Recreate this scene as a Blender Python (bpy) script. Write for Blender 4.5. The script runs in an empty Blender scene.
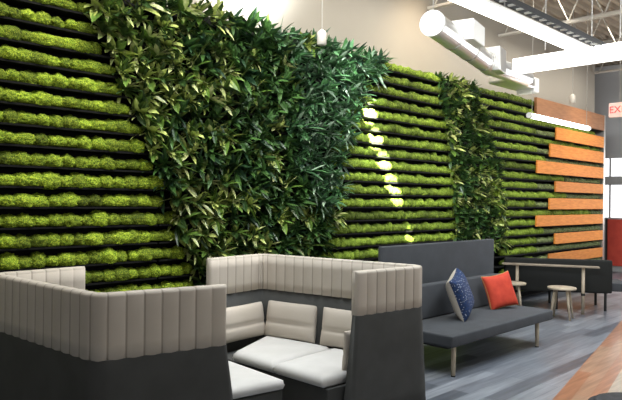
import bpy, bmesh, math, random
from mathutils import Vector, Matrix, noise
random.seed(7)
S = bpy.context.scene
COL = S.collection
PI = math.pi

# ------------------------------------------------------------------ camera
cam_d = bpy.data.cameras.new('camera'); cam = bpy.data.objects.new('camera', cam_d); COL.objects.link(cam)
cam_d.sensor_width = 36; cam_d.lens = 36*630/622; cam_d.clip_start = .05; cam_d.clip_end = 200
F, CX, CY = 630., 311., 200.
def _v(p): return Vector((p[0]-CX, -(p[1]-CY), -F)).normalized()
_u = _v((940, 207)); _w = _v((-320, 192)); _w = (_w-_u*_u.dot(_w)).normalized(); _z = _u.cross(_w)
ROT = Matrix((_u, _w, _z))
EYE = Vector((0, 0, 1.65))
cam.matrix_world = Matrix.Translation(EYE) @ ROT.to_4x4()
S.camera = cam

# ------------------------------------------------------------------ world, lights, exposure
S.view_settings.view_transform = 'Standard'; S.view_settings.look = 'None'
S.view_settings.gamma = 1; S.view_settings.use_curve_mapping = False
S.view_settings.exposure = 0.0
wd = bpy.data.worlds.new('world'); S.world = wd; wd.use_nodes = True
wd.node_tree.nodes['Background'].inputs[0].default_value = (.95, .97, 1, 1)
wd.node_tree.nodes['Background'].inputs[1].default_value = .30

def aim(o, loc, target):
    o.location = loc
    o.rotation_euler = (Vector(target)-Vector(loc)).to_track_quat('-Z', 'Y').to_euler()
def area(name, loc, target, sx, sy, power, color=(1, 1, 1), spread=PI):
    d = bpy.data.lights.new(name, 'AREA'); d.shape = 'RECTANGLE'; d.size = sx; d.size_y = sy
    d.energy = power; d.color = color; d.spread = spread
    o = bpy.data.objects.new(name, d); COL.objects.link(o); aim(o, loc, target); return o
def spot(name, loc, target, power, angle, color=(1, 1, 1), blend=.3, radius=.02):
    d = bpy.data.lights.new(name, 'SPOT'); d.energy = power; d.spot_size = math.radians(angle)
    d.spot_blend = blend; d.color = color; d.shadow_soft_size = radius
    o = bpy.data.objects.new(name, d); COL.objects.link(o); aim(o, loc, target); return o
area('booth_top_fill', (3.2, 3.0, 4.7), (3.2, 3.5, 0), 2.4, 1.6, 72, (.86, .93, 1), 2.0)  # unseen fill added under the deck to brighten the seat cushions
area('aisle_top_fill', (7.5, 1.9, 4.7), (7.2, 2.6, 0), 3.5, 1.4, 150, (.88, .94, 1), 2.0)  # unseen overhead fill added to lift the aisle floor
area('moss_top_fill', (6.3, 4.0, 4.7), (6.3, 4.75, 2.6), 13, .25, 150, (1, .95, .84), 2.0)  # unseen strip added near the ceiling so the moss looks lit from above
area('front_windows', (4.5, -3.5, 3.2), (4.5, 5, 1.9), 8, 2.6, 70, (1, .97, .88))
area('duct_fill', (-.5, 1.2, 4.4), (6, 3.8, 3.6), 2.5, .8, 65, (.93, .97, 1), .9)  # unseen fill added to whiten the duct and its end cap
area('far_window_light', (15.2, 2.2, 2.2), (8, 2.4, 0), 3.0, 2.0, 130, (.92, .96, 1))
for q_, p_ in enumerate(((5.92, 2.71), (6.04, 2.42), (6.20, 2.15), (6.36, 1.88), (6.46, 1.72))):
    spot('sun_patch_spot', (5.2, 3.2, 3.15), (p_[0], 4.90, p_[1]), 13000-1300*q_, 8.0-.7*q_, (1, .98, .95), .5)  # unseen spots added to stand in for sun patches on the moss
spot('sun_patch_low', (6.0, 2.6, 4.3), (6.77, 4.93, 1.17), 9000, 2.6, (1, .97, .88), .5)  # unseen spot added for the low sun patch
spot('top_glow_fill', (4.1, 4.4, 3.55), (4.1, 5.14, 4.15), 260, 115, (.92, .98, 1), 1, .1)  # unseen spot added for the pale glow above the planting
spot('leaf_fill', (5.0, 3.5, 4.5), (5.6, 4.9, 3.0), 750, 32, (.92, 1, .97), 1, .05)  # unseen spot added to brighten the upper right leaves
spot('warm_glow_fill', (7.0, 4.2, 4.6), (7.2, 5.1, 3.5), 60, 100, (1, .78, .5), 1, .1)  # unseen spot added for the warm glow above the wall
spot('board_fill', (11.8, 3.7, 4.3), (12.2, 5.0, 2.3), 110, 62, (1, .80, .52), .9, .08)  # unseen warm spot added to make the boards more orange

# ------------------------------------------------------------------ helpers
def tag(o, label=None, cat=None, group=None, kind=None):
    if label: o['label'] = label
    if cat: o['category'] = cat
    if group: o['group'] = group
    if kind: o['kind'] = kind
    return o
def empty(name, loc, label, cat, group=None, rz=0):
    o = bpy.data.objects.new(name, None); COL.objects.link(o)
    o.empty_display_size = .1; o.location = loc; o.rotation_euler = (0, 0, rz)
    return tag(o, label, cat, group)
def link(name, me, mats, parent=None, smooth=False, world=True):
    if not isinstance(mats, (list, tuple)): mats = [mats]
    for m in mats:
        if len(me.materials) < len(mats): me.materials.append(m)
    if smooth: me.polygons.foreach_set('use_smooth', [True]*len(me.polygons))
    o = bpy.data.objects.new(name, me); COL.objects.link(o)
    if parent:
        o.parent = parent
    return o
class MB:
    """collects faces, builds ONE mesh"""
    def __init__(s): s.v = []; s.f = []; s.mi = []
    def add(s, vs, fs, mi=0):
        n = len(s.v); s.v += [tuple(v) for v in vs]; s.f += [tuple(i+n for i in f) for f in fs]; s.mi += [mi]*len(fs)
    def box(s, c, d, rot=None, mi=0):
        hx, hy, hz = d[0]/2, d[1]/2, d[2]/2
        vs = [Vector((x, y, z)) for x in (-hx, hx) for y in (-hy, hy) for z in (-hz, hz)]
        if rot is not None: vs = [rot @ v for v in vs]
        vs = [v+Vector(c) for v in vs]
        s.add(vs, [(0, 1, 3, 2), (4, 6, 7, 5), (0, 4, 5, 1), (2, 3, 7, 6), (0, 2, 6, 4), (1, 5, 7, 3)], mi)
    def bar(s, a, b, r, n=8, r2=None, mi=0, caps=True):
        a = Vector(a); b = Vector(b); r2 = r if r2 is None else r2
        d = (b-a).normalized(); q = d.to_track_quat('Z', 'Y')
        vs = []
        for p, rr in ((a, r), (b, r2)):
            for i in range(n):
                t = 2*PI*i/n+PI/n; vs.append(p+q @ Vector((rr*math.cos(t), rr*math.sin(t), 0)))
        fs = [(i, (i+1) % n, n+(i+1) % n, n+i) for i in range(n)]
        if caps: fs += [tuple(range(n-1, -1, -1)), tuple(range(n, 2*n))]
        s.add(vs, fs, mi)
    def lathe(s, prof, n=28, c=(0, 0, 0), mi=0):
        vs = []; fs = []
        for r, z in prof:
            for i in range(n):
                t = 2*PI*i/n; vs.append((c[0]+r*math.cos(t), c[1]+r*math.sin(t), c[2]+z))
        for k in range(len(prof)-1):
            for i in range(n):
                fs.append((k*n+i, k*n+(i+1) % n, (k+1)*n+(i+1) % n, (k+1)*n+i))
        fs += [tuple(range(n-1, -1, -1)), tuple(range((len(prof)-1)*n, len(prof)*n))]
        s.add(vs, fs, mi)
    def mesh(s, name):
        me = bpy.data.meshes.new(name); me.from_pydata(s.v, [], s.f); me.update()
        me.polygons.foreach_set('material_index', s.mi)
        return me
    def build(s, name, mats, parent=None, smooth=False, bevel=0, seg=3):
        me = s.mesh(name)
        if bevel:
            bm = bmesh.new(); bm.from_mesh(me)
            bmesh.ops.recalc_face_normals(bm, faces=bm.faces)
            es = [e for e in bm.edges if len(e.link_faces) == 2 and e.calc_face_angle(0) > .6]
            bmesh.ops.bevel(bm, geom=es, offset=bevel, segments=seg, profile=.6, affect='EDGES', clamp_overlap=True)
            bm.to_mesh(me); bm.free()
        else:
            bm = bmesh.new(); bm.from_mesh(me); bmesh.ops.recalc_face_normals(bm, faces=bm.faces); bm.to_mesh(me); bm.free()
        return link(name, me, mats, parent, smooth)
def copy_tree(o, parent=None):
    c = o.copy(); COL.objects.link(c)
    if parent: c.parent = parent
    for ch in o.children: copy_tree(ch, c)
    return c
ORD = ['top', 'second', 'third', 'fourth', 'fifth', 'sixth', 'seventh', 'eighth', 'ninth', 'tenth', 'eleventh', 'twelfth',
       'thirteenth', 'fourteenth', 'fifteenth', 'sixteenth', 'seventeenth', 'eighteenth', 'nineteenth', 'twentieth', 'lowest']

# ------------------------------------------------------------------ materials
def mat(name, col, rough=.6, metal=0, var=None, vscale=8, bump=0, bscale=60, emit=0, ecol=None, spec=.5, stretch=None, trans=0, objvar=0):
    m = bpy.data.materials.new(name); m.use_nodes = True; nt = m.node_tree; N = nt.nodes; L = nt.links
    b = N['Principled BSDF']; b.inputs['Roughness'].default_value = rough; b.inputs['Metallic'].default_value = metal
    b.inputs['Specular IOR Level'].default_value = spec
    b.inputs['Base Color'].default_value = (*col, 1)
    tc = N.new('ShaderNodeTexCoord'); mp = N.new('ShaderNodeMapping'); L.new(tc.outputs['Object'], mp.inputs['Vector'])
    if stretch: mp.inputs['Scale'].default_value = stretch
    out = None
    if var:
        n = N.new('ShaderNodeTexNoise'); n.inputs['Scale'].default_value = vscale; n.inputs['Detail'].default_value = 4
        L.new(mp.outputs[0], n.inputs['Vector'])
        r = N.new('ShaderNodeValToRGB'); r.color_ramp.elements[0].position = .35; r.color_ramp.elements[1].position = .65
        r.color_ramp.elements[0].color = (*col, 1); r.color_ramp.elements[1].color = (*var, 1)
        L.new(n.outputs['Fac'], r.inputs['Fac']); out = r.outputs['Color']
        if objvar:
            oi = N.new('ShaderNodeObjectInfo'); hs = N.new('ShaderNodeHueSaturation')
            mr = N.new('ShaderNodeMapRange'); mr.inputs['To Min'].default_value = 1-objvar; mr.inputs['To Max'].default_value = 1+objvar
            L.new(oi.outputs['Random'], mr.inputs['Value']); L.new(mr.outputs[0], hs.inputs['Value']); L.new(out, hs.inputs['Color'])
            out = hs.outputs['Color']
        L.new(out, b.inputs['Base Color'])
    if bump:
        n2 = N.new('ShaderNodeTexNoise'); n2.inputs['Scale'].default_value = bscale; n2.inputs['Detail'].default_value = 3
        L.new(mp.outputs[0], n2.inputs['Vector'])
        bp = N.new('ShaderNodeBump'); bp.inputs['Strength'].default_value = bump; bp.inputs['Distance'].default_value = .01
        L.new(n2.outputs['Fac'], bp.inputs['Height']); L.new(bp.outputs[0], b.inputs['Normal'])
    if emit:
        b.inputs['Emission Color'].default_value = (*(ecol or col), 1); b.inputs['Emission Strength'].default_value = emit
    if trans: b.inputs['Transmission Weight'].default_value = trans
    return m
M = {}
M['cream'] = mat('cream upholstery', (.48, .43, .365), .85, var=(.52, .465, .40), vscale=3, bump=.15, bscale=400, spec=.2)
M['cushion'] = mat('cream cushion fabric', (.52, .51, .49), .85, var=(.57, .56, .54), vscale=5, bump=.2, bscale=300, spec=.2)
M['seam'] = mat('painted groove shade', (.35, .31, .26), .9)  # groove shade painted in, since flat light barely shades the channels
M['charcoal'] = mat('charcoal fabric', (.058, .059, .056), .9, var=(.068, .069, .066), vscale=6, bump=.2, bscale=500, spec=.2)
M['slate'] = mat('slate grey fabric', (.047, .051, .057), .85, var=(.056, .061, .068), vscale=5, bump=.2, bscale=500, spec=.3)
M['blackfab'] = mat('black fabric', (.018, .019, .018), .9, spec=.2)
M['black'] = mat('black planter plastic', (.009, .009, .008), .8, spec=.15)
M['blackmetal'] = mat('black metal', (.02, .02, .02), .5, metal=.3)
M['wood_leg'] = mat('pale ash wood', (.36, .30, .22), .6, var=(.42, .35, .26), vscale=20, stretch=(1, 1, .2))
M['counter_wood'] = mat('weathered oak counter', (.20, .165, .125), .7, var=(.25, .205, .155), vscale=8)
M['board'] = mat('orange cedar board', (.60, .19, .022), .75, var=(.74, .27, .04), vscale=6, stretch=(1, 1, 8), bump=.1, bscale=30, objvar=.12)
M['header'] = mat('brown cedar header', (.27, .115, .045), .6, var=(.34, .15, .06), vscale=5, stretch=(1, 1, 8))
M['tan'] = mat('tan wall paint', (.36, .325, .275), .9, var=(.38, .343, .29), vscale=1)
M['deck'] = mat('ceiling deck paint', (.38, .32, .25), .8, var=(.42, .36, .28), vscale=2)
M['joist'] = mat('cream painted steel', (.52, .48, .42), .6)
M['grey'] = mat('grey wall paint', (.52, .52, .52), .9)
M['steel'] = mat('brushed steel', (.55, .53, .5), .4, metal=.8)
M['duct'] = mat('galvanised duct', (.86, .85, .82), .28, metal=.75, var=(.8, .8, .78), vscale=4, bump=.05, bscale=15)
M['ductwhite'] = mat('white duct paint', (.9, .89, .86), .35)
M['lamp'] = mat('lit white diffuser', (.95, .95, .93), .5, emit=5, ecol=(1, .98, .93))
M['glow_duct'] = mat('duct paint with added glow', (.95, .95, .93), .5, emit=2.4, ecol=(1, .98, .93))  # glow put into the duct surface so it burns out white
M['whitemetal'] = mat('white painted metal', (.8, .79, .75), .4)
M['glass'] = mat('bright window glass', (.95, .97, 1), .2, emit=1.6, ecol=(.95, .98, 1))
M['red'] = mat('red laminate', (.62, .06, .035), .6, var=(.7, .08, .045), vscale=6)
M['redpillow'] = mat('coral red cushion cloth', (.42, .045, .026), .8, var=(.54, .065, .036), vscale=10, bump=.2, bscale=200, spec=.2)
M['piping'] = mat('ochre piping', (.42, .24, .08), .8)
M['linen'] = mat('oatmeal linen', (.40, .36, .31), .9, var=(.46, .42, .36), vscale=60)
M['pouf'] = mat('dark grey felt', (.06, .06, .062), .95, var=(.075, .075, .078), vscale=20, spec=.2)
M['exitred'] = mat('exit sign red', (.8, .03, .03), .4, emit=1.2, ecol=(1, .05, .04))
M['exitbody'] = mat('exit sign glowing face', (.85, .62, .56), .5, emit=.25, ecol=(1, .5, .4))
M['stem'] = mat('brown stem', (.08, .07, .03), .8)

def blue_pattern():
    m = mat('navy cushion cloth with pale speckle', (.02, .03, .08), .8, spec=.2); nt = m.node_tree; N = nt.nodes; L = nt.links
    tc = N.new('ShaderNodeTexCoord'); v = N.new('ShaderNodeTexVoronoi'); v.inputs['Scale'].default_value = 42; L.new(tc.outputs['Object'], v.inputs['Vector'])
    r = N.new('ShaderNodeValToRGB'); e = r.color_ramp.elements
    e[0].position = .12; e[0].color = (.33, .38, .48, 1); e[1].position = .34; e[1].color = (.010, .018, .055, 1)
    a = e.new(.7); a.color = (.022, .045, .12, 1)
    L.new(v.outputs['Distance'], r.inputs['Fac']); L.new(r.outputs[0], N['Principled BSDF'].inputs['Base Color']); return m
M['navy'] = blue_pattern()

def leafmat(name, c1, c2, rough=.38, ov=.25, scale=30):
    m = mat(name, c1, rough, var=c2, vscale=scale, objvar=ov, spec=.5); return m
LM = {
 'vari': [leafmat('leaf mid green', (.07, .14, .02), (.13, .22, .035)), leafmat('leaf yellow green', (.34, .42, .08), (.50, .56, .18)),
          leafmat('leaf cream edged', (.58, .58, .28), (.28, .36, .09)), leafmat('leaf dark', (.018, .045, .010), (.035, .075, .015))],
 'deep': [leafmat('leaf deep green', (.022, .056, .013), (.036, .088, .02)), leafmat('leaf forest', (.04, .10, .022), (.06, .14, .03)),
          leafmat('leaf olive', (.10, .15, .035), (.16, .22, .05)), leafmat('leaf bottle', (.010, .035, .014), (.018, .05, .02))],
 'blue': [leafmat('leaf blue green', (.05, .12, .05), (.08, .18, .08)), leafmat('leaf silver green', (.20, .31, .20), (.36, .46, .34)),
          leafmat('leaf emerald', (.05, .14, .045), (.08, .20, .07)), leafmat('leaf shadow green', (.016, .045, .024), (.026, .065, .034))],
}
def mossmat(name, a, b, c):
    m = bpy.data.materials.new(name); m.use_nodes = True; nt = m.node_tree; N = nt.nodes; L = nt.links
    B = N['Principled BSDF']; B.inputs['Roughness'].default_value = .8; B.inputs['Specular IOR Level'].default_value = .2
    g = N.new('ShaderNodeNewGeometry')
    n = N.new('ShaderNodeTexNoise'); n.inputs['Scale'].default_value = 130; n.inputs['Detail'].default_value = 3; L.new(g.outputs['Position'], n.inputs['Vector'])
    r = N.new('ShaderNodeValToRGB'); e = r.color_ramp.elements; e[0].position = .33; e[0].color = (*a, 1); e[1].position = .68; e[1].color = (*c, 1)
    k = e.new(.5); k.color = (*b, 1); L.new(n.outputs['Fac'], r.inputs['Fac'])
    n2 = N.new('ShaderNodeTexNoise'); n2.inputs['Scale'].default_value = 4.5; n2.inputs['Detail'].default_value = 1; L.new(g.outputs['Position'], n2.inputs['Vector'])
    oi = N.new('ShaderNodeObjectInfo'); ad = N.new('ShaderNodeMath'); ad.operation = 'MULTIPLY_ADD'; ad.inputs[1].default_value = .5; L.new(oi.outputs['Random'], ad.inputs[0])
    L.new(n2.outputs['Fac'], ad.inputs[2])
    mr = N.new('ShaderNodeMapRange'); mr.inputs['From Min'].default_value = .4; mr.inputs['From Max'].default_value = 1.05; mr.inputs['To Min'].default_value = .4; mr.inputs['To Max'].default_value = 1.5
    L.new(ad.outputs[0], mr.inputs['Value'])
    hs = N.new('ShaderNodeHueSaturation'); L.new(mr.outputs[0], hs.inputs['Value']); L.new(r.outputs[0], hs.inputs['Color']); L.new(hs.outputs[0], B.inputs['Base Color'])
    bp = N.new('ShaderNodeBump'); bp.inputs['Strength'].default_value = .9; bp.inputs['Distance'].default_value = .008
    L.new(n.outputs['Fac'], bp.inputs['Height']); L.new(bp.outputs[0], B.inputs['Normal'])
    return m
M['moss'] = mossmat('bright moss', (.03, .06, .008), (.155, .24, .014), (.47, .52, .045))
M['moss2'] = mossmat('olive moss', (.04, .075, .010), (.13, .20, .018), (.30, .38, .045))
M['dust'] = mat('dark mixed sedum', (.03, .045, .015), .8, var=(.24, .30, .10), vscale=60, bump=.9, bscale=120)

# floor material: grey planks along X, and a warm zone beyond the diagonal joint
def floormat():
    m = bpy.data.materials.new('wood plank floor'); m.use_nodes = True; nt = m.node_tree; N = nt.nodes; L = nt.links
    B = N['Principled BSDF']; B.inputs['Roughness'].default_value = .30
    tc = N.new('ShaderNodeTexCoord')
    def planks(rot, cols, bw, rw, seed):
        mp = N.new('ShaderNodeMapping'); mp.inputs['Rotation'].default_value = (0, 0, rot); mp.inputs['Location'].default_value = (seed, seed*.7, 0)
        L.new(tc.outputs['Object'], mp.inputs['Vector'])
        br = N.new('ShaderNodeTexBrick'); br.inputs['Scale'].default_value = 1; br.inputs['Brick Width'].default_value = bw; br.inputs['Row Height'].default_value = rw
        br.inputs['Mortar Size'].default_value = .002; br.inputs['Color1'].default_value = (0, 0, 0, 1); br.inputs['Color2'].default_value = (1, 1, 1, 1); br.inputs['Mortar'].default_value = (.1, .1, .1, 1)
        br.offset = .37; L.new(mp.outputs[0], br.inputs['Vector'])
        r = N.new('ShaderNodeValToRGB'); e = r.color_ramp.elements; e[0].color = (*cols[0], 1); e[1].color = (*cols[-1], 1)
        for i, c in enumerate(cols[1:-1]): k = e.new((i+1)/(len(cols)-1)); k.color = (*c, 1)
        L.new(br.outputs['Color'], r.inputs['Fac'])
        m2 = N.new('ShaderNodeMapping'); m2.inputs['Rotation'].default_value = (0, 0, rot); m2.inputs['Scale'].default_value = (1.2, 16, 1); L.new(tc.outputs['Object'], m2.inputs['Vector'])
        n = N.new('ShaderNodeTexNoise'); n.inputs['Scale'].default_value = 1.6; n.inputs['Detail'].default_value = 6; L.new(m2.outputs[0], n.inputs['Vector'])
        mr = N.new('ShaderNodeMapRange'); mr.inputs['From Min'].default_value = .3; mr.inputs['From Max'].default_value = .7; mr.inputs['To Min'].default_value = .7; mr.inputs['To Max'].default_value = 1.3; L.new(n.outputs['Fac'], mr.inputs['Value'])
        hs = N.new('ShaderNodeHueSaturation'); L.new(r.outputs[0], hs.inputs['Color']); L.new(mr.outputs[0], hs.inputs['Value'])
        return hs.outputs[0]
    g = planks(0, [(.075, .084, .10), (.15, .165, .19), (.25, .27, .30), (.11, .12, .14)], 1.2, .15, 0)
    a = math.atan2(3.165-2.278, 9.417-5.157)
    w = planks(-a, [(.27, .125, .07), (.34, .165, .095), (.30, .19, .125)], 1.3, .12, 3.3)
    w2 = planks(-a, [(.36, .29, .22), (.46, .38, .30), (.40, .34, .28)], 1.3, .12, 5.1)  # tan planks, with window glare lightened into their colour
    # signed distance across the joint
    sep = N.new('ShaderNodeSeparateXYZ'); L.new(tc.outputs['Object'], sep.inputs[0])
    def lin():
        m1 = N.new('ShaderNodeMath'); m1.operation = 'MULTIPLY_ADD'; m1.inputs[1].default_value = -math.tan(a); L.new(sep.outputs['X'], m1.inputs[0]); L.new(sep.outputs['Y'], m1.inputs[2]); return m1.outputs[0]
    d = lin(); c0 = 2.278-math.tan(a)*5.157
    def less(v):
        t = N.new('ShaderNodeMath'); t.operation = 'LESS_THAN'; t.inputs[1].default_value = v; L.new(d, t.inputs[0]); return t.outputs[0]
    mx = N.new('ShaderNodeMix'); mx.data_type = 'RGBA'; L.new(less(c0), mx.inputs['Factor']); L.new(g, mx.inputs['A']); L.new(w, mx.inputs['B'])
    mx2 = N.new('ShaderNodeMix'); mx2.data_type = 'RGBA'; L.new(less(c0-.36), mx2.inputs['Factor']); L.new(mx.outputs['Result'], mx2.inputs['A']); L.new(w2, mx2.inputs['B'])
    L.new(mx2.outputs['Result'], B.inputs['Base Color'])
    return m
M['floor'] = floormat()

# ------------------------------------------------------------------ room shell
b = MB(); b.box((6.5, 1.5, -.05), (21, 12, .1)); tag(b.build('floor', M['floor']), kind='structure')
b = MB(); b.box((4.76, 5.2, 2.5), (17.52, .12, 5.0)); tag(b.build('wall_left', M['tan']), kind='structure')
b = MB()   # corrugated deck, ribs along X
ys = []; y = -4.5
while y < 7.5:
    ys += [(y, 5.0), (y+.06, 5.0), (y+.085, 5.06), (y+.145, 5.06)]; y += .17
vs = [(x, yy, zz) for x in (-4, 17) for yy, zz in ys] + [(x, yy, 5.12) for x in (-4, 17) for yy in (ys[0][0], ys[-1][0])]
n = len(ys); fs = [(i, i+1, n+i+1, n+i) for i in range(n-1)] + [(2*n, 2*n+1, 2*n+3, 2*n+2)]
b.add(vs, fs); tag(b.build('ceiling', M['deck']), kind='structure')
# end wall with tall windows and the red panel
XE = 16.0
b = MB()
b.box((XE+.06, 7.3, 2.5), (.12, .4, 5)); b.box((XE+.06, -1.5, 2.5), (.12, 6, 5)); b.box((XE+.06, 4.3, 3.87), (.12, 5.6, 2.26))
tag(b.build('wall_end', M['grey']), kind='structure')
b = MB(); b.box((XE+.06, 4.3, .06), (.12, 5.6, .12)); tag(b.build('baseboard_end', M['grey']), kind='structure')
for i, (z0, z1, nm) in enumerate(((2.30, 2.74, 'window_1'), (1.30, 2.09, 'window_2'))):
    w = MB()
    for k in range(4): w.box((XE+.05, 6.4-1.4*k, (z0+z1)/2), (.02, 1.36, z1-z0))
    tag(w.build(nm, M['glass']), kind='structure')
b = MB(); b.box((XE+.06, 4.3, 2.195), (.14, 5.6, .21)); b.box((XE+.06, 4.3, .70), (.10, 5.6, 1.18))
for k in range(5): b.box((XE+.04, 7.1-1.4*k, 1.7), (.05, .04, 2.1))
tag(b.build('trim_1', M['grey']), kind='structure')
p = empty('wall_panel', (XE-.05, 4.33, .13), 'red laminate panel below the far window at the end of the room', 'panel')
b = MB(); b.box((0, 0, .57), (.05, 2.8, 1.12)); b.build('panel_face', M['red'], p)
b = MB(); b.box((-.02, 0, .57), (.04, .03, 1.14)); b.box((-.02, 1.40, .57), (.05, .04, 1.14)); b.build('panel_trim', M['blackmetal'], p)

# the black backing that carries the living wall and its end post
X0W, X1W = -.6, 13.38
b = MB(); b.box(((X0W+X1W)/2, 5.115, 1.72), (X1W-X0W, .05, 3.40))
bk = b.build('living_wall_backing', M['black']); tag(bk, 'black backing board behind the rows of moss and leaves', 'wall panel')
b = MB(); b.box((13.45, 5.02, 1.73), (.08, .24, 3.46)); tag(b.build('trim_2', M['steel']), kind='structure')

# ------------------------------------------------------------------ living wall: moss
PITCH = .157
def zk(k): return 1.255+PITCH*k
def clump_mesh(seed, wx, wy, wz, sub=4):
    bm = bmesh.new(); bmesh.ops.create_icosphere(bm, subdivisions=sub, radius=1)
    off = Vector((seed*7.3, seed*3.1, seed*1.7))
    for v in bm.verts:
        d = v.co.normalized()
        f = 1+.14*noise.noise(d*1.6+off)+.13*noise.noise(d*4+off)+.15*noise.noise(d*9+off)+.10*noise.noise(d*19+off)
        v.co = Vector((d.x*wx, d.y*wy, d.z*wz))*f
        if v.co.z < -wz*.55: v.co.z = -wz*.55+.25*(v.co.z+wz*.55)
    me = bpy.data.meshes.new('moss_clump'); bm.to_mesh(me); bm.free()
    me.polygons.foreach_set('use_smooth', [True]*len(me.polygons)); me.materials.append(M['moss']); return me
CL = [clump_mesh(i, .072+.008*(i % 3), .082, .068+.008*(i % 2)) for i in range(8)]
def blobrow(mb, x0, x1, zbase, fine=.075, sub=2, h=.064, seedo=0, mi=0):
    """a run of moss tufts standing in a trough, merged"""
    x = x0; i = 0
    while x < x1:
        bm = bmesh.new(); bmesh.ops.create_icosphere(bm, subdivisions=3, radius=1)
        off = Vector((x*9+seedo, zbase*5, i)); hh = h*random.uniform(.8, 1.2); w = fine*random.uniform(.75, 1.05)
        cx = x+random.uniform(-.01, .01); dz = random.uniform(-.006, .006)
        for v in bm.verts:
            d = v.co.normalized(); f = 1+.18*noise.noise(d*3+off)+.26*noise.noise(d*8+off)
            z = d.z*hh*f; z = max(z, -hh*.6)
            v.co = Vector((cx+d.x*w*f, 4.985+d.y*.072*f, zbase+hh*.6+dz+z))
        vs = [v.co.copy() for v in bm.verts]; fs = [tuple(q.index for q in f.verts) for f in bm.faces]; bm.free()
        mb.add(vs, fs, mi); x += fine*random.uniform(1.0, 1.35); i += 1
def trough(x0, x1, k, label, group, moss=None, extra=None):
    t = empty('planter_trough', ((x0+x1)/2, 5.0, zk(k)-.03), label, 'planter', group)
    ox, oy, oz = t.location
    def loc(mb):
        mb.v = [(a-ox, b_-oy, c-oz) for a, b_, c in mb.v]
    m = MB()
    z = zk(k)
    m.box(((x0+x1)/2, 4.922, z-.008), (x1-x0, .006, .016)); m.box(((x0+x1)/2, 5.008, z-.012), (x1-x0, .16, .008)); loc(m)
    m.build('trough', M['black'], t)
    if moss:
        m = MB()
        for a, c in moss: blobrow(m, a, c, z)
        loc(m); o = m.build('moss', M['moss2'] if x0 > 4 else M['moss'], t, smooth=True); o['kind'] = 'stuff'
    if extra:
        m = MB(); blobrow(m, extra[0], extra[1], z-.005, fine=.06, h=.055, seedo=31); loc(m)
        o = m.build('sedum', M['dust'], t, smooth=True); o['kind'] = 'stuff'
    return t
KB, KT = -7, 13
def interp(tab, z):
    for (z0, a), (z1, c) in zip(tab, tab[1:]):
        if z0 <= z <= z1: return a+(c-a)*(z-z0)/(z1-z0)
    return tab[0][1] if z < tab[0][0] else tab[-1][1]
L1 = [(0, 3.75), (1.08, 3.33), (1.65, 3.08), (2.07, 2.9), (2.67, 2.56), (3.24, 2.34), (3.5, 2.25)]
R1 = [(0, 5.1), (1.02, 5.26), (1.65, 5.38), (2.47, 5.55), (2.9, 5.85), (3.32, 6.12), (3.5, 6.15)]
L2 = [(0, 8.1), (1.17, 7.9), (2.37, 7.72), (3.0, 7.5), (3.32, 7.42), (3.5, 7.42)]
R2 = [(0, 9.6), (1.04, 9.4), (2.46, 9.0), (3.39, 8.45), (3.5, 8.4)]
for k in range(KB, KT+1):
    z = zk(k)+.05; o = ORD[KT-k] if k > KB else 'lowest'
    a = interp(L1, z); c = interp(R1, z); d = interp(L2, z); e = interp(R2, z)
    trough(X0W, 3.0, k, '%s black trough in the left moss section, counted from the wall top' % o, 'moss troughs of the left section',
           moss=[(X0W+.06, 1.2 if k >= -3 else a)])
    trough(3.02, 5.2, k, '%s black trough behind the big band of leaves, counted from the wall top' % o, 'troughs behind the big band of leaves')
    trough(5.22, 8.2, k, '%s moss trough between the two leafy bands, counted from the wall top' % o, 'moss troughs of the middle section',
           moss=[(c-.15, d+.1)])
    # right section: alternate rows stop at the boards
    lim = {9: 13.3, 7: 10.8, 5: 11.6, 3: 11.65, 1: 12.8, -1: 10.7, 11: 13.0}.get(k, 10.45)
    mm = [(e-.1, lim)]
    trough(8.22, 13.36, k, '%s trough on the right with moss meeting the orange boards, counted from the wall top' % o, 'moss troughs of the right section',
           moss=mm if k < KT else [(e-.1, 10.35)], extra=(lim+.08, 13.3) if k < KT-1 and lim < 13 else None)
    # single clumps in the left section
    if k >= -3:
        x = 1.26+random.uniform(0, .04)
        while x < a+.02:
            me = random.choice(CL)
            cl = bpy.data.objects.new('moss_clump', me); COL.objects.link(cl)
            cl.location = (x, 4.985+random.uniform(-.008, .006), zk(k)+.038+random.uniform(-.004, .006))
            s = random.uniform(.85, 1.1); cl.scale = (s*random.choice((.95, 1.15, 1.4)), s*.95, s*random.uniform(.82, 1.0)); cl.rotation_euler = (0, 0, random.choice((0, PI))+random.uniform(-.2, .2))
            tag(cl, 'bright green moss clump in the %s row from the top at left' % o, 'moss', 'moss clumps in the %s row of the left section' % o)
            x += .113*random.uniform(.92, 1.12)

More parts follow.
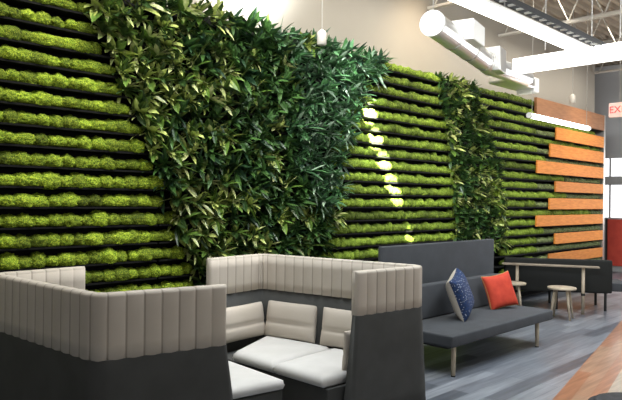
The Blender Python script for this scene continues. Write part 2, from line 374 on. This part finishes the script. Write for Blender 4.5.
# ------------------------------------------------------------------ living wall: leafy plants
def plant_mesh(kind, seed, n=34, ln=.15, wd_=.034):
    rnd = random.Random(seed); mb = MB(); mats = LM[kind]
    wts = {'vari': [5, 4, 3, 4], 'deep': [6, 5, 2, 4], 'blue': [4, 4, 5, 2]}[kind]
    for i in range(n):
        # leaves spread over a half sphere pointing out of the wall (-Y)
        th = rnd.uniform(0, 2*PI); ph = math.acos(rnd.uniform(.05, 1))*.92
        d = Vector((math.sin(ph)*math.cos(th), -math.cos(ph)-.1, math.sin(ph)*math.sin(th)+.28)).normalized()
        L = ln*rnd.uniform(.7, 1.2); W = wd_*rnd.uniform(.75, 1.25)*(L/ln)**.5
        base = Vector((rnd.uniform(-.035, .035), rnd.uniform(-.05, .03), rnd.uniform(-.03, .03)))
        side = d.cross(Vector((rnd.uniform(-.5, .5), rnd.uniform(-.2, .2), 1))).normalized()
        up = side.cross(d).normalized()
        if up.z < 0: up = -up
        droop = rnd.uniform(-.1, .28)
        mi = rnd.choices(range(4), wts)[0]
        pts = []; st = [(0, .10), (.2, .70), (.45, 1), (.75, .72), (1, .03)]
        for t, w in st:
            c = base+d*(L*t)+Vector((0, 0, -1))*(droop*L*t*t)
            pts += [c-side*(W/2*w)+up*(W*.16*w), c, c+side*(W/2*w)+up*(W*.16*w)]
        fs = []
        for j in range(len(st)-1):
            q = 3*j; fs += [(q, q+1, q+4, q+3), (q+1, q+2, q+5, q+4)]
        mb.add(pts, fs, mi)
    me = mb.mesh('leafy_plant')
    for m in mats: me.materials.append(m)
    return me
PM = {'vari': [plant_mesh('vari', i, 30, .155, .047) for i in range(5)], 'deep': [plant_mesh('deep', 20+i, 32, .16, .041) for i in range(5)],
      'blue': [plant_mesh('blue', 40+i, 36, .16, .034) for i in range(5)], 'small': [plant_mesh('deep', 60+i, 38, .12, .034) for i in range(2)]+[plant_mesh('vari', 70+i, 36, .12, .036) for i in range(2)]}
PL = {'vari': 'yellow-green variegated leafy plant in the left half of the broad leafy band',
      'deep': 'dark green leafy plant in the middle of the broad leafy band',
      'blue': 'blue-green lance-leaved plant at the upper right of the broad leafy band',
      'small': 'mid green leafy plant in the narrow leafy band behind the tall grey bench'}
def put_plant(kind, x, z, y=4.97, s=1.0):
    o = bpy.data.objects.new('leafy_plant', random.choice(PM[kind])); COL.objects.link(o)
    o.location = (x, y, z); o.rotation_euler = (0, random.uniform(-.5, .5), 0); s *= random.uniform(.9, 1.2); o.scale = (s*random.choice((-1, 1)), s*random.uniform(.9, 1.15), s)
    tag(o, PL[kind], 'plant', PL[kind].replace('leafy plant', 'leafy plants').replace('lance-leaved plant', 'lance-leaved plants'))
cnt = 0
for k in range(-3, KT+1):
    z = zk(k)+.05
    a = interp(L1, z); c = interp(R1, z); x = a+.05+random.uniform(0, .08)
    while x < c:
        f = (x-a)/(c-a); g = (z-.8)/2.6
        if f+.30*(g-.5) > .74+random.uniform(-.08, .08) and g > .3: kd = 'blue'
        elif f > .40-.15*g+random.uniform(-.12, .12): kd = 'deep' if random.random() > .28 else 'vari'
        else: kd = 'vari' if random.random() > .22 else 'deep'
        put_plant(kd, x, z, s=1.12 if k < KT else 1.25); cnt += 1
        x += .205*random.uniform(.85, 1.15)
    if k >= -2:
        d = interp(L2, z); e = interp(R2, z); x = d+.05
        while x < e:
            put_plant('small', x, z, s=1.15); cnt += 1; x += .26*random.uniform(.85, 1.15)
print('plants', cnt)

# ------------------------------------------------------------------ orange boards on the right end of the wall
BZ = [(2.78, 3.0), (2.46, 2.69), (2.15, 2.37), (1.84, 2.03), (1.525, 1.725), (1.23, 1.42), (.90, 1.09), (.55, .74), (.23, .42)]
BX = [11.1, 10.86, 10.36]*3
for i, ((z0, z1), x0) in enumerate(zip(BZ, BX)):
    b = MB(); b.box(((x0+13.36)/2, 4.895, (z0+z1)/2), (13.36-x0, .03, z1-z0))
    o = b.build('wall_board', M['board'], bevel=.004, seg=1)
    tag(o, '%s orange cedar board on the right end of the green wall, below the brown header' % ('uppermost' if i == 0 else ORD[i]), 'board', 'orange boards across the moss')
b = MB(); b.box(((10.30+13.36)/2, 4.90, 3.285), (13.36-10.30, .05, .31))
tag(b.build('header_board', M['header'], bevel=.004, seg=1), 'broad brown header board along the top right of the green wall', 'board')

# ------------------------------------------------------------------ path sweep for booth panels
def rounded_path(P, r, step=.0125):
    P = [Vector(p) for p in P]; pts = [P[0]]
    for i in range(1, len(P)-1):
        a, c, d = P[i-1], P[i], P[i+1]; u = (a-c).normalized(); w = (d-c).normalized()
        ang = u.angle(w); t = r/math.tan(ang/2); s = c+u*t; e = c+w*t
        bis = (u+w).normalized(); cen = c+bis*(r/math.sin(ang/2))
        va = s-cen; vb = e-cen; tot = va.angle(vb); nseg = 10
        axis = 1 if va.x*vb.y-va.y*vb.x > 0 else -1
        for j in range(nseg+1):
            q = axis*tot*j/nseg; pts.append(cen+Vector((va.x*math.cos(q)-va.y*math.sin(q), va.x*math.sin(q)+va.y*math.cos(q))))
    pts.append(P[-1])
    # resample
    seg = [(pts[i+1]-pts[i]).length for i in range(len(pts)-1)]; T = sum(seg); n = int(T/step)
    out = []; i = 0; acc = 0
    for j in range(n+1):
        s = T*j/n
        while i < len(seg)-1 and acc+seg[i] < s: acc += seg[i]; i += 1
        out.append(pts[i].lerp(pts[i+1], min(1, (s-acc)/max(seg[i], 1e-9))))
    return out, T
def sweep(name, P, rad, th, z0, z1, m, parent, scallop=0, pitch=.1, flare=0, rnd=.025, side=1):
    """P: outer face corner points; thickness th goes to the inner side"""
    pts, T = rounded_path(P, rad); n = len(pts); mb = MB()
    if scallop:
        nc = round(T/pitch); pitch = T/nc
        pts, T = rounded_path(P, rad, pitch/18.0001)
        n = len(pts)
    ring = []
    # profile (offset from the centreline -1..1, height)
    nr = 5
    prof = []
    for j in range(nr+1): t = PI/2*j/nr; prof.append((-1, rnd-rnd*math.cos(PI/2-t)+0, 'b', t))
    prof = []
    for j in range(nr+1): t = PI/2*j/nr; prof.append((+1, z1, t))        # outer top
    for j in range(nr, -1, -1): t = PI/2*j/nr; prof.append((-1, z1, t))  # inner top
    nv = 4
    V = []
    for i, p in enumerate(pts):
        t = (pts[min(i+1, n-1)]-pts[max(i-1, 0)]).normalized(); nrm = Vector((-t.y, t.x))*side
        s = T*i/(n-1)
        sc = scallop*abs(math.sin(PI*s/pitch))**.5 if scallop else 0
        e = min(s, T-s); er = .02; endk = 1 if e >= er else math.sqrt(max(0, 1-(1-e/er)**2))*.5+.5
        hw = (th/2-scallop+sc)*endk
        cen = p+nrm*(th/2)
        row = []
        def q(off, z):
            fl = flare*(1-z/z1) if flare else 0
            lean = nrm*(-fl*.45*(1 if off > 0 else 0))
            ext = 0
            if fl: 
                ext = -fl if s < .25 else (fl if s > T-.25 else 0)
                ext *= max(0, 1-min(s, T-s)/.25)
            c = cen - nrm*(off*hw) + t*ext + lean
            return (c.x, c.y, z)
        rr = min(rnd, hw)
        # bottom outer -> top outer -> top inner -> bottom inner
        for j in range(nv+1): z = z0+(z1-rr-z0)*j/nv; row.append(q(1, z))
        for j in range(1, nr+1): a = PI/2*j/nr; row.append(q(1-(rr/hw)*(1-math.cos(a)), z1-rr+rr*math.sin(a)))
        for j in range(nr-1, -1, -1): a = PI/2*j/nr; row.append(q(-1+(rr/hw)*(1-math.cos(a)), z1-rr+rr*math.sin(a)))
        for j in range(nv, -1, -1): z = z0+(z1-rr-z0)*j/nv; row.append(q(-1, z))
        V.append(row)
    m_ = len(V[0]); vs = [v for r_ in V for v in r_]; fs = []; mis = []
    for i in range(n-1):
        for j in range(m_):
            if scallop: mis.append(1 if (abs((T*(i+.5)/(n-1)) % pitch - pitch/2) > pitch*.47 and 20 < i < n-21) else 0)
            j2 = (j+1) % m_; fs.append((i*m_+j, i*m_+j2, (i+1)*m_+j2, (i+1)*m_+j))
    fs += [tuple(range(m_-1, -1, -1)), tuple((n-1)*m_+j for j in range(m_))]
    mb.add(vs, fs)
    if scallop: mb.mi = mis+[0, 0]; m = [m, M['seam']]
    return mb.build(name, m, parent, smooth=True)
def cushion(name, quad, z0, th, m, parent, puff=.012, n=14, er=.03):
    """quad: 4 xy corners; soft slab"""
    A, B_, C_, D = [Vector(q) for q in quad]; vs = []; fs = []
    def at(u, v): return A*(1-u)*(1-v)+B_*u*(1-v)+C_*u*v+D*(1-u)*v
    tops = []
    for s in (1, -1):
        for i in range(n+1):
            for j in range(n+1):
                u = i/n; v = j/n
                # ease parameters to cluster at the border
                u = .5-.5*math.cos(PI*u); v = .5-.5*math.cos(PI*v)
                e = min(u, 1-u, v, 1-v)*min((B_-A).length, (D-A).length); k = math.sqrt(max(0, 1-(1-min(1, e/er))**2))
                p = at(u, v); z = z0+th/2+s*(th/2*k+puff*math.sin(PI*u)*math.sin(PI*v)*(1 if s > 0 else 0))
                vs.append((p.x, p.y, z))
    w = n+1
    for s in (0, 1):
        for i in range(n):
            for j in range(n):
                a = s*w*w+i*w+j; q = (a, a+w, a+w+1, a+1); fs.append(q if s == 0 else q[::-1])
    mb = MB(); mb.add(vs, fs); me = mb.mesh(name)
    bm = bmesh.new(); bm.from_mesh(me); bmesh.ops.remove_doubles(bm, verts=bm.verts, dist=.0008); bmesh.ops.recalc_face_normals(bm, faces=bm.faces); bm.to_mesh(me); bm.free()
    return link(name, me, m, parent, smooth=True)
def pillow_mesh(w, h, t, seams=(), n=22, corner=.06, er=.22):
    """upright pillow in local XZ, thickness along Y; bottom at z=0"""
    vs = []; fs = []
    for s in (1, -1):
        for i in range(n+1):
            for j in range(n+1):
                u = -math.cos(PI*i/n); v = -math.cos(PI*j/n)
                au = abs(u); av = abs(v)
                k = (max(0, 1-au**4)*max(0, 1-av**4))**.42
                for q in seams: k *= 1-.28*math.exp(-((v-q)/.09)**2)
                pin = 1-corner*(1-av*av)*au**2; pin2 = 1-corner*(1-au*au)*av**2
                vs.append((u*w/2*pin, s*t/2*k, h/2+v*h/2*pin2))
    W = n+1
    for s in (0, 1):
        for i in range(n):
            for j in range(n):
                a = s*W*W+i*W+j; q = (a, a+W, a+W+1, a+1); fs.append(q if s == 0 else q[::-1])
    return vs, fs, W*W
def pillow(name, w, h, t, mats, loc, rot, parent=None, seams=(), corner=.06):
    vs, fs, half = pillow_mesh(w, h, t, seams, corner=corner)
    mb = MB(); nf = len(fs)//2
    mb.add(vs, fs[:nf] , 0); n0 = len(mb.v); mb.f += [tuple(f) for f in fs[nf:]]; mb.mi += [1 if len(mats) > 1 else 0]*nf
    me = mb.mesh(name); bm = bmesh.new(); bm.from_mesh(me); bmesh.ops.remove_doubles(bm, verts=bm.verts, dist=.0006); bmesh.ops.recalc_face_normals(bm, faces=bm.faces); bm.to_mesh(me); bm.free()
    o = link(name, me, mats, parent, smooth=True); o.location = loc; o.rotation_euler = rot; return o

# ------------------------------------------------------------------ the two facing booths
def booth(label, P, zr, zb, seat, side, base_poly, flare=.10):
    c = Vector(P[1]).lerp(Vector(P[2]), .5)
    t = empty('booth_sofa', (0, 0, 0), label, 'sofa', 'pair of facing booth sofas')
    del t['group']
    sweep('padded_band', P, .11, .075, zb, zr, M['cream'], t, scallop=.008, pitch=.098, rnd=.022, side=side)
    # inset lower shell
    sweep('lower_shell', P, .11, .066, .03, zb+.004, M['charcoal'], t, flare=flare, rnd=.004, side=side)
    b = MB(); n = len(base_poly)
    vs = [(x, y, .04) for x, y in base_poly]+[(x, y, .345) for x, y in base_poly]
    b.add(vs, [tuple(range(n-1, -1, -1)), tuple(range(n, 2*n))]+[(i, (i+1) % n, n+(i+1) % n, n+i) for i in range(n)])
    b.build('seat_base', M['charcoal'], t, bevel=.01)
    for q in seat: cushion('seat_cushion', q, .345, .085, M['cushion'], t)
    return t
A0, A1, A2, A3 = (3.11, 4.35), (3.80, 4.43), (4.13, 2.79), (3.35, 2.875)
bt2 = booth('far booth sofa of the facing pair with cream channelled rim, beside the long grey bench', [A0, A1, A2, A3], 1.15, .835,
      [[(3.12, 2.985), (3.89, 2.93), (3.85, 3.55), (3.12, 3.49)], [(3.12, 3.50), (3.85, 3.56), (3.76, 4.30), (3.12, 3.975)]], -1,
      [(3.16, 2.97), (3.93, 2.9), (3.78, 4.33), (3.16, 4.26)])
# back pillows of the far booth
def bp(x, y, ang, w=.5, h=.30, lean=.18, par=bt2, th=.13):
    return pillow('back_cushion', w, h, th, [M['cream']], (x, y, .425), (-lean, 0, ang), par, seams=(-.15,), corner=.03)
back_ang = math.atan2(A2[1]-A1[1], A2[0]-A1[0])
bp(3.775, 4.02, back_ang, w=.54, h=.32); bp(3.87, 3.42, back_ang, w=.54, h=.32)
bp(3.45, 4.27, math.atan2(A1[1]-A0[1], A1[0]-A0[0]), w=.60, h=.30)
bp(3.60, 2.985, math.atan2(A2[1]-A3[1], A2[0]-A3[0])+PI, w=.50, h=.29, th=.09, lean=.06)
B0, B1, B2, B3 = (2.06, 4.40), (1.40, 4.36), (1.50, 3.055), (2.245, 2.91)
bt1 = booth('nearest booth sofa at lower left with its padded cream back towards the viewer', [B0, B1, B2, B3], 1.15, .80,
      [[(1.62, 3.17), (2.20, 3.05), (2.16, 3.68), (1.56, 3.70)], [(1.56, 3.71), (2.16, 3.69), (2.10, 4.30), (1.50, 4.26)]], 1,
      [(1.60, 3.14), (2.16, 3.02), (2.06, 4.33), (1.49, 4.29)])
bp1 = math.atan2(B1[1]-B2[1], B1[0]-B2[0])
for yy, xx in ((3.4, 1.625), (3.97, 1.585)):
    pillow('back_cushion', .5, .3, .13, [M['cushion']], (xx, yy, .425), (-.18, 0, bp1), bt1, seams=(-.15,), corner=.03)
# ottoman linking the two
t = empty('ottoman', (2.62, 3.6, 0), 'low ottoman with cream seat pad standing between the two booth sofas', 'ottoman')
b = MB(); vs = [(-.33, -.28), (.36, -.37), (.40, .42), (-.33, .48)]
b.add([(x, y, .02) for x, y in vs]+[(x, y, .315) for x, y in vs], [(3, 2, 1, 0), (4, 5, 6, 7)]+[(i, (i+1) % 4, 4+(i+1) % 4, 4+i) for i in range(4)])
b.build('base', M['charcoal'], t, bevel=.012)
cushion('seat_pad', [(-.35, -.28), (.365, -.385), (.42, .44), (-.35, .5)], .317, .085, M['cushion'], t, puff=.006)

# ------------------------------------------------------------------ long grey bench
t = empty('upholstered_bench', (6.17, 3.6, 0), 'long slate grey bench with tall backrest panel holding two throw cushions', 'bench')
b = MB(); b.box((-.045, -.01, .342), (2.15, .82, .112)); b.build('seat', M['slate'], t, smooth=True, bevel=.02)
rx = Matrix.Rotation(-.10, 3, 'X')
b = MB(); b.box((0.02, .33, .57), (2.2, .16, .36), rx); b.build('backrest', M['slate'], t, smooth=True, bevel=.025)
b = MB(); b.box((0.06, .465, .72), (2.3, .055, .91)); b.build('tall_back_panel', M['slate'], t, smooth=True, bevel=.018)
b = MB(); b.box((-.12, 0, .28), (1.95, .72, .025)); b.build('frame', M['blackmetal'], t)
for x, y, mm in ((-1.02, -.375, 'wood_leg'), (.74, -.365, 'wood_leg'), (-.98, .36, 'blackmetal'), (.80, .36, 'blackmetal')):
    b = MB(); b.bar((x, y, .012), (x, y, .29), .020, 12, .025); lg = b.build('leg', M[mm], t, smooth=True, bevel=.002, seg=1)
    f = MB(); f.bar((x, y, 0), (x, y, .012), .021, 12); f.build('foot', M['blackmetal'], lg)
# throw cushions
EY = Vector((0, 0))
pb = pillow('throw_cushion', .47, .46, .19, [M['navy'], M['linen']], (5.99, 3.58, .405), (0, 0, 0), None, corner=.10)
tag(pb, 'navy speckled throw cushion with oatmeal back leaning on the grey bench', 'cushion')
pr = pillow('throw_cushion', .39, .41, .15, [M['redpillow']], (6.85, 3.60, .405), (0, 0, 0), None, corner=.10)
tag(pr, 'coral red throw cushion with ochre piping on the grey bench', 'cushion')
def seam_tube(w, h, corner, r, m, parent):
    mb = MB(); P = []
    N_ = 20
    for sgn, ax in ((1, 0), (1, 1), (-1, 0), (-1, 1)):
        for i in range(N_):
            q = -1+2*i/N_
            if ax == 0: u, v = (q, -1) if sgn > 0 else (-q, 1)
            else: u, v = (1, q) if sgn > 0 else (-1, -q)
            au, av = abs(u), abs(v)
            P.append((u*w/2*(1-corner*(1-av*av)*au**2), 0, h/2+v*h/2*(1-corner*(1-au*au)*av**2)))
    for i in range(len(P)): mb.bar(P[i], P[(i+1) % len(P)], r, 6)
    return mb.build('piping', m, parent, smooth=True)
seam_tube(.39, .41, .10, .006, M['piping'], pr)
def orient(o, normal, up, roll=0):
    """local -Y to normal, local Z towards up"""
    y = -Vector(normal).normalized(); z = Vector(up); z = (z-y*y.dot(z)).normalized(); x = y.cross(z)
    q = Matrix.Rotation(roll, 3, y); x = q @ x; z = q @ z
    o.rotation_euler = Matrix((x, y, z)).transposed().to_euler()
orient(pb, (-.30, .90, -.32), (0, 0, 1), .22); pb.location.z = .44
orient(pr, (-.42, -.86, .30), (-.06, .25, 1))

# ------------------------------------------------------------------ round pouf at lower right
t = empty('round_pouf', (4.03, 1.26, 0), 'dark grey round pouf at the lower right corner', 'pouf')
b = MB(); b.lathe([(.24, .0), (.275, .02), (.285, .1), (.285, .40), (.275, .435), (.24, .45)], 40); b.build('body', M['pouf'], t, smooth=True)
b = MB(); b.lathe([(.235, .449), (.24, .455), (.22, .457)], 40); b.build('seam', M['pouf'], t, smooth=True)

# ------------------------------------------------------------------ stools, counter shelf and far bench
def stool(name, x, y, label, rz):
    t = empty(name, (x, y, 0), label, 'stool', 'round stools at the counter shelf', rz); del t['group']
    b = MB(); b.lathe([(.155, .415), (.19, .42), (.195, .432), (.195, .444), (.188, .45)], 32); b.build('seat', M['wood_leg'], t, smooth=True)
    for i in range(4):
        a = PI/4+i*PI/2; ca, sa = math.cos(a), math.sin(a)
        b = MB(); b.bar((.185*ca, .185*sa, 0), (.115*ca, .115*sa, .418), .014, 10, .021); b.build('leg', M['wood_leg'], t, smooth=True)
    return t
stool('round_stool', 8.86, 3.79, 'pale wood round stool in front of the counter, nearer the aisle', .25)
stool('round_stool', 8.80, 4.51, 'pale wood round stool by the green wall, half hidden behind the red cushion', .5)
sA = Vector((9.60, 3.42)); sB = Vector((8.95, 4.76)); sd = (sB-sA).normalized(); sang = math.atan2(sd.y, sd.x)
off = Vector((sd.y, -sd.x))  # towards +X
mid = (sA+sB)/2
t = empty('counter_shelf', (mid.x, mid.y, 0), 'narrow pale wood counter on legs along the back of the black bench', 'counter', rz=sang)
Ls = (sB-sA).length
b = MB(); b.box((.06, -.02, .70), (Ls-.12, .16, .022)); b.build('top', M['counter_wood'], t, bevel=.004, seg=1)
for lx in (-Ls/2+.34, Ls/2-.22):
    b = MB(); b.bar((lx, 0, 0), (lx, 0, .69), .024, 12); lg = b.build('leg', M['wood_leg'], t, smooth=True)
    f = MB(); f.bar((lx, 0, .275), (lx, 0, .31), .029, 12); f.build('leg_collar', M['blackmetal'], lg)
bA = Vector((9.98, 3.50)); bB = Vector((9.10, 4.80)); bd = (bB-bA).normalized(); bang = math.atan2(bd.y, bd.x); bm_ = (bA+bB)/2; Lb = (bB-bA).length
t = empty('lounge_bench', (bm_.x, bm_.y, 0), 'low black bench turned away, with its dark back behind the stools', 'bench', rz=bang)
b = MB(); b.box((0, -.05, .53), (Lb, .14, .50)); b.build('backrest', M['blackfab'], t, smooth=True, bevel=.03)
b = MB(); b.box((-.14, -.42, .36), (Lb+.28, .62, .13)); b.build('seat', M['slate'], t, smooth=True, bevel=.02)
for lx in (-Lb/2+.08, 0, Lb/2-.15):
    for ly in (-.06, -.64):
        b = MB(); b.bar((lx, ly, 0), (lx, ly, .30), .02, 8); b.build('leg', M['blackmetal'], t)
b = MB(); b.box((0, -.35, .285), (Lb-.1, .6, .03)); b.build('frame', M['blackmetal'], t)

# ------------------------------------------------------------------ ceiling things
def joist(x, label):
    t = empty('ceiling_joist', (x, 1.4, 4.35), label, 'joist', 'ceiling joists'); del t['group']
    b = MB(); b.box((0, 0, 0), (.07, 7.4, .035)); b.build('bottom_chord', M['joist'], t)
    b = MB(); b.box((0, 0, .60), (.09, 7.5, .04)); b.build('top_chord', M['joist'], t)
    b = MB(); n = 14
    for i in range(n):
        y0 = -3.6+7.2*i/n; y1 = y0+7.2/n/2; y2 = y0+7.2/n
        b.bar((0, y0, .02), (0, y1, .58), .010, 6); b.bar((0, y1, .58), (0, y2, .02), .010, 6)
    b.build('web', M['joist'], t)
nm = ['nearest', 'second', 'third', 'fourth', 'fifth', 'sixth']
for i, x in enumerate((5.4, 7.4, 9.4, 11.4, 13.4, 15.4)):
    joist(x, '%s open web ceiling joist counted from the viewer' % nm[i])
def wire(mb, x, y, z0, z1=4.98, r=.004): mb.bar((x, y, z0), (x, y, z1), r, 6)
# long linear light, along X
t = empty('linear_pendant_light', (5.55, 2.72, 3.24), 'long bright linear light hanging overhead at top right', 'light')
b = MB(); b.box((0, 0, .03), (3.3, .10, .065)); b.build('diffuser', M['lamp'], t, bevel=.01, seg=2)
b = MB(); b.box((0, 0, .078), (3.32, .085, .03)); b.build('housing', M['whitemetal'], t)
for dx in (-.45, 1.5, -1.5):
    b = MB(); b.bar((dx, 0, .09), (dx, 0, 1.74), .006, 6); b.build('suspension_wire', M['steel'], t)
# dark cable tray beyond it
t = empty('cable_tray', (5.9, 2.70, 3.41), 'dark perforated cable tray running above the long linear light', 'cable tray')
b = MB(); b.box((0, -.04, 0), (4.0, .01, .05)); b.box((0, .04, 0), (4.0, .01, .05)); b.build('side_rail', M['blackmetal'], t)
b = MB()
for i in range(26): b.box((-1.95+i*.156, 0, -.015), (.03, .08, .015))
b.build('rung', M['steel'], t)['kind'] = 'stuff'
# crossing white duct, its burnt-out look made by added glow
t = empty('glowing_duct_box', (7.28, 3.05, 3.22), 'broad white duct with added glow crossing the far end of the linear light', 'light')
b = MB(); b.box((0, .0, .10), (.20, 1.34, .16)); b.build('body', M['glow_duct'], t, bevel=.01, seg=2)
b = MB(); b.box((-.105, -.27, .10), (.012, .075, .075)); b.build('sensor', M['steel'], t)
for dy in (-.55, .3):
    b = MB(); b.bar((0, dy, .25), (0, dy, 1.76), .008, 6); b.build('suspension_wire', M['steel'], t)
t = empty('glowing_duct_box', (7.33, 1.72, 3.22), 'shorter white duct with added glow at the right edge, past the light joint', 'light')
b = MB(); b.box((0, 0, .12), (.20, 1.2, .13)); b.build('body', M['glow_duct'], t, bevel=.01, seg=2)
b = MB(); b.box((0, 0, .035), (.18, 1.2, .035)); b.build('dark_underside', M['blackmetal'], t)  # darker strip along the underside
# round duct with elbows
def unp(z, x, y):
    r = ROT @ Vector((x-CX, -(y-CY), -F)); k = (z-EYE.z)/r.z; return EYE+r*k
def tube(mb, pts, r, n=28):
    rings = []
    for i, p in enumerate(pts):
        d = (pts[min(i+1, len(pts)-1)]-pts[max(i-1, 0)]).normalized(); q = d.to_track_quat('Z', 'Y')
        rings.append([p+q @ Vector((r*math.cos(2*PI*j/n), r*math.sin(2*PI*j/n), 0)) for j in range(n)])
    vs = [v for g in rings for v in g]; fs = []
    for i in range(len(pts)-1):
        for j in range(n): fs.append((i*n+j, i*n+(j+1) % n, (i+1)*n+(j+1) % n, (i+1)*n+j))
    fs += [tuple(range(n-1, -1, -1)), tuple((len(pts)-1)*n+j for j in range(n))]
    mb.add(vs, fs)
D0 = Vector((5.30, 3.60, 3.42)); D1 = Vector((7.35, 4.10, 3.40)); D2 = Vector((8.7, 4.30, 3.46))
t = empty('round_duct', D0, 'fat round metal duct with a capped near end under the ceiling', 'duct')
b = MB(); p1 = D1-D0; p2 = D2-D0; dd = p1.normalized()
arc = [p1+(p1-Vector((0, 0, 0))).normalized()*(-.18)*(1-s)**2*1+(p2-p1).normalized()*.18*s**2 for s in (0, .25, .5, .75, 1)]
tube(b, [Vector((0, 0, 0)), p1*.5]+arc+[p2], .125); b.build('pipe', M['duct'], t, smooth=False)
b = MB(); b.bar(-dd*.03, dd*.015, .13, 32); b.build('end_cap', M['glow_duct'] if False else M['ductwhite'], t)
for f in (.28, .56, .84):
    b = MB(); c = p1*f; b.bar(c-dd*.012, c+dd*.012, .131, 32); b.build('coupling_ring', M['steel'], t)
# box take-off on the duct
rotd = Matrix.Rotation(math.atan2(dd.y, dd.x), 3, 'Z')
b = MB(); c = p1*.40; b.box(c+Vector((0, -.10, .08)), (.42, .26, .22), rotd); b.build('takeoff_box', M['ductwhite'], t, bevel=.008, seg=1)
b = MB(); b.bar((0, 0, .14), (0, 0, 1.55), .006, 6); b.build('hanger', M['steel'], t)
b = MB(); c = p1*.93; b.box(c+Vector((.1, -.02, .04)), (.30, .26, .30), rotd); b.build('branch_box', M['duct'], t, bevel=.008, seg=1)
# flat white duct crossing behind the glowing duct
t = empty('flat_duct', (8.6, 4.45, 3.42), 'small elbow duct tail hanging past the crossing white duct', 'duct')
b = MB(); b.box((0, 0, 0), (.8, .34, .16)); b.build('body', M['duct'], t, bevel=.03, seg=2)
b = MB(); b.box((.45, -.02, -.02), (.14, .3, .22)); b.build('outlet', M['ductwhite'], t, bevel=.01, seg=1)
# short light bar over the boards
t = empty('bar_pendant_light', (9.95, 4.30, 2.93), 'short white bar light hung on two wires before the brown header board', 'light')
b = MB(); b.bar((-1.08, 0, 0), (1.08, 0, 0), .04, 14); b.build('tube_diffuser', M['lamp'], t, smooth=True)
for s in (-1, 1):
    b = MB(); b.bar((s*1.08, 0, 0), (s*1.12, 0, 0), .043, 14); b.build('end_cap', M['whitemetal'], t)
    b = MB(); b.bar((s*1.02, 0, .03), (s*1.02, 0, 2.05), .004, 6); b.build('suspension_wire', M['steel'], t)
# two small can pendants by the wall
for x, y, z, lab in ((4.74, 4.6, 3.27, 'tan can spotlight on a rod above the broad leafy band'), (11.1, 4.6, 3.40, 'tan can spotlight on a rod above the brown header board')):
    t = empty('can_spotlight', (x, y, z), lab, 'light')
    b = MB(); b.lathe([(.042, 0), (.05, .01), (.05, .13), (.03, .15), (.012, .165)], 20); b.build('can', M['joist'], t, smooth=True)
    b = MB(); b.bar((0, 0, .16), (0, 0, 1.72), .006, 6); b.build('rod', M['steel'], t)
# exit sign
t = empty('exit_sign', (11.0, 3.77, 3.07), 'red lettered EXIT sign hanging at the right edge', 'sign', rz=0)
b = MB(); b.box((0, 0, .13), (.05, .34, .24)); b.build('housing', M['exitbody'], t, bevel=.01, seg=2)
tc_ = bpy.data.curves.new('exit_text', 'FONT'); tc_.body = 'EXIT'; tc_.size = .16; tc_.align_x = 'CENTER'; tc_.align_y = 'CENTER'; tc_.extrude = .003
to = bpy.data.objects.new('tmp', tc_); COL.objects.link(to); bpy.context.view_layer.update()
me = bpy.data.meshes.new_from_object(to.evaluated_get(bpy.context.evaluated_depsgraph_get())); bpy.data.objects.remove(to)
lo = link('lettering', me, M['exitred'], t); lo.location = (-.030, 0, .13); lo.rotation_euler = (PI/2, 0, -PI/2)
b = MB(); b.bar((0, 0, .25), (0, 0, 1.85), .008, 6); b.build('rod', M['steel'], t)
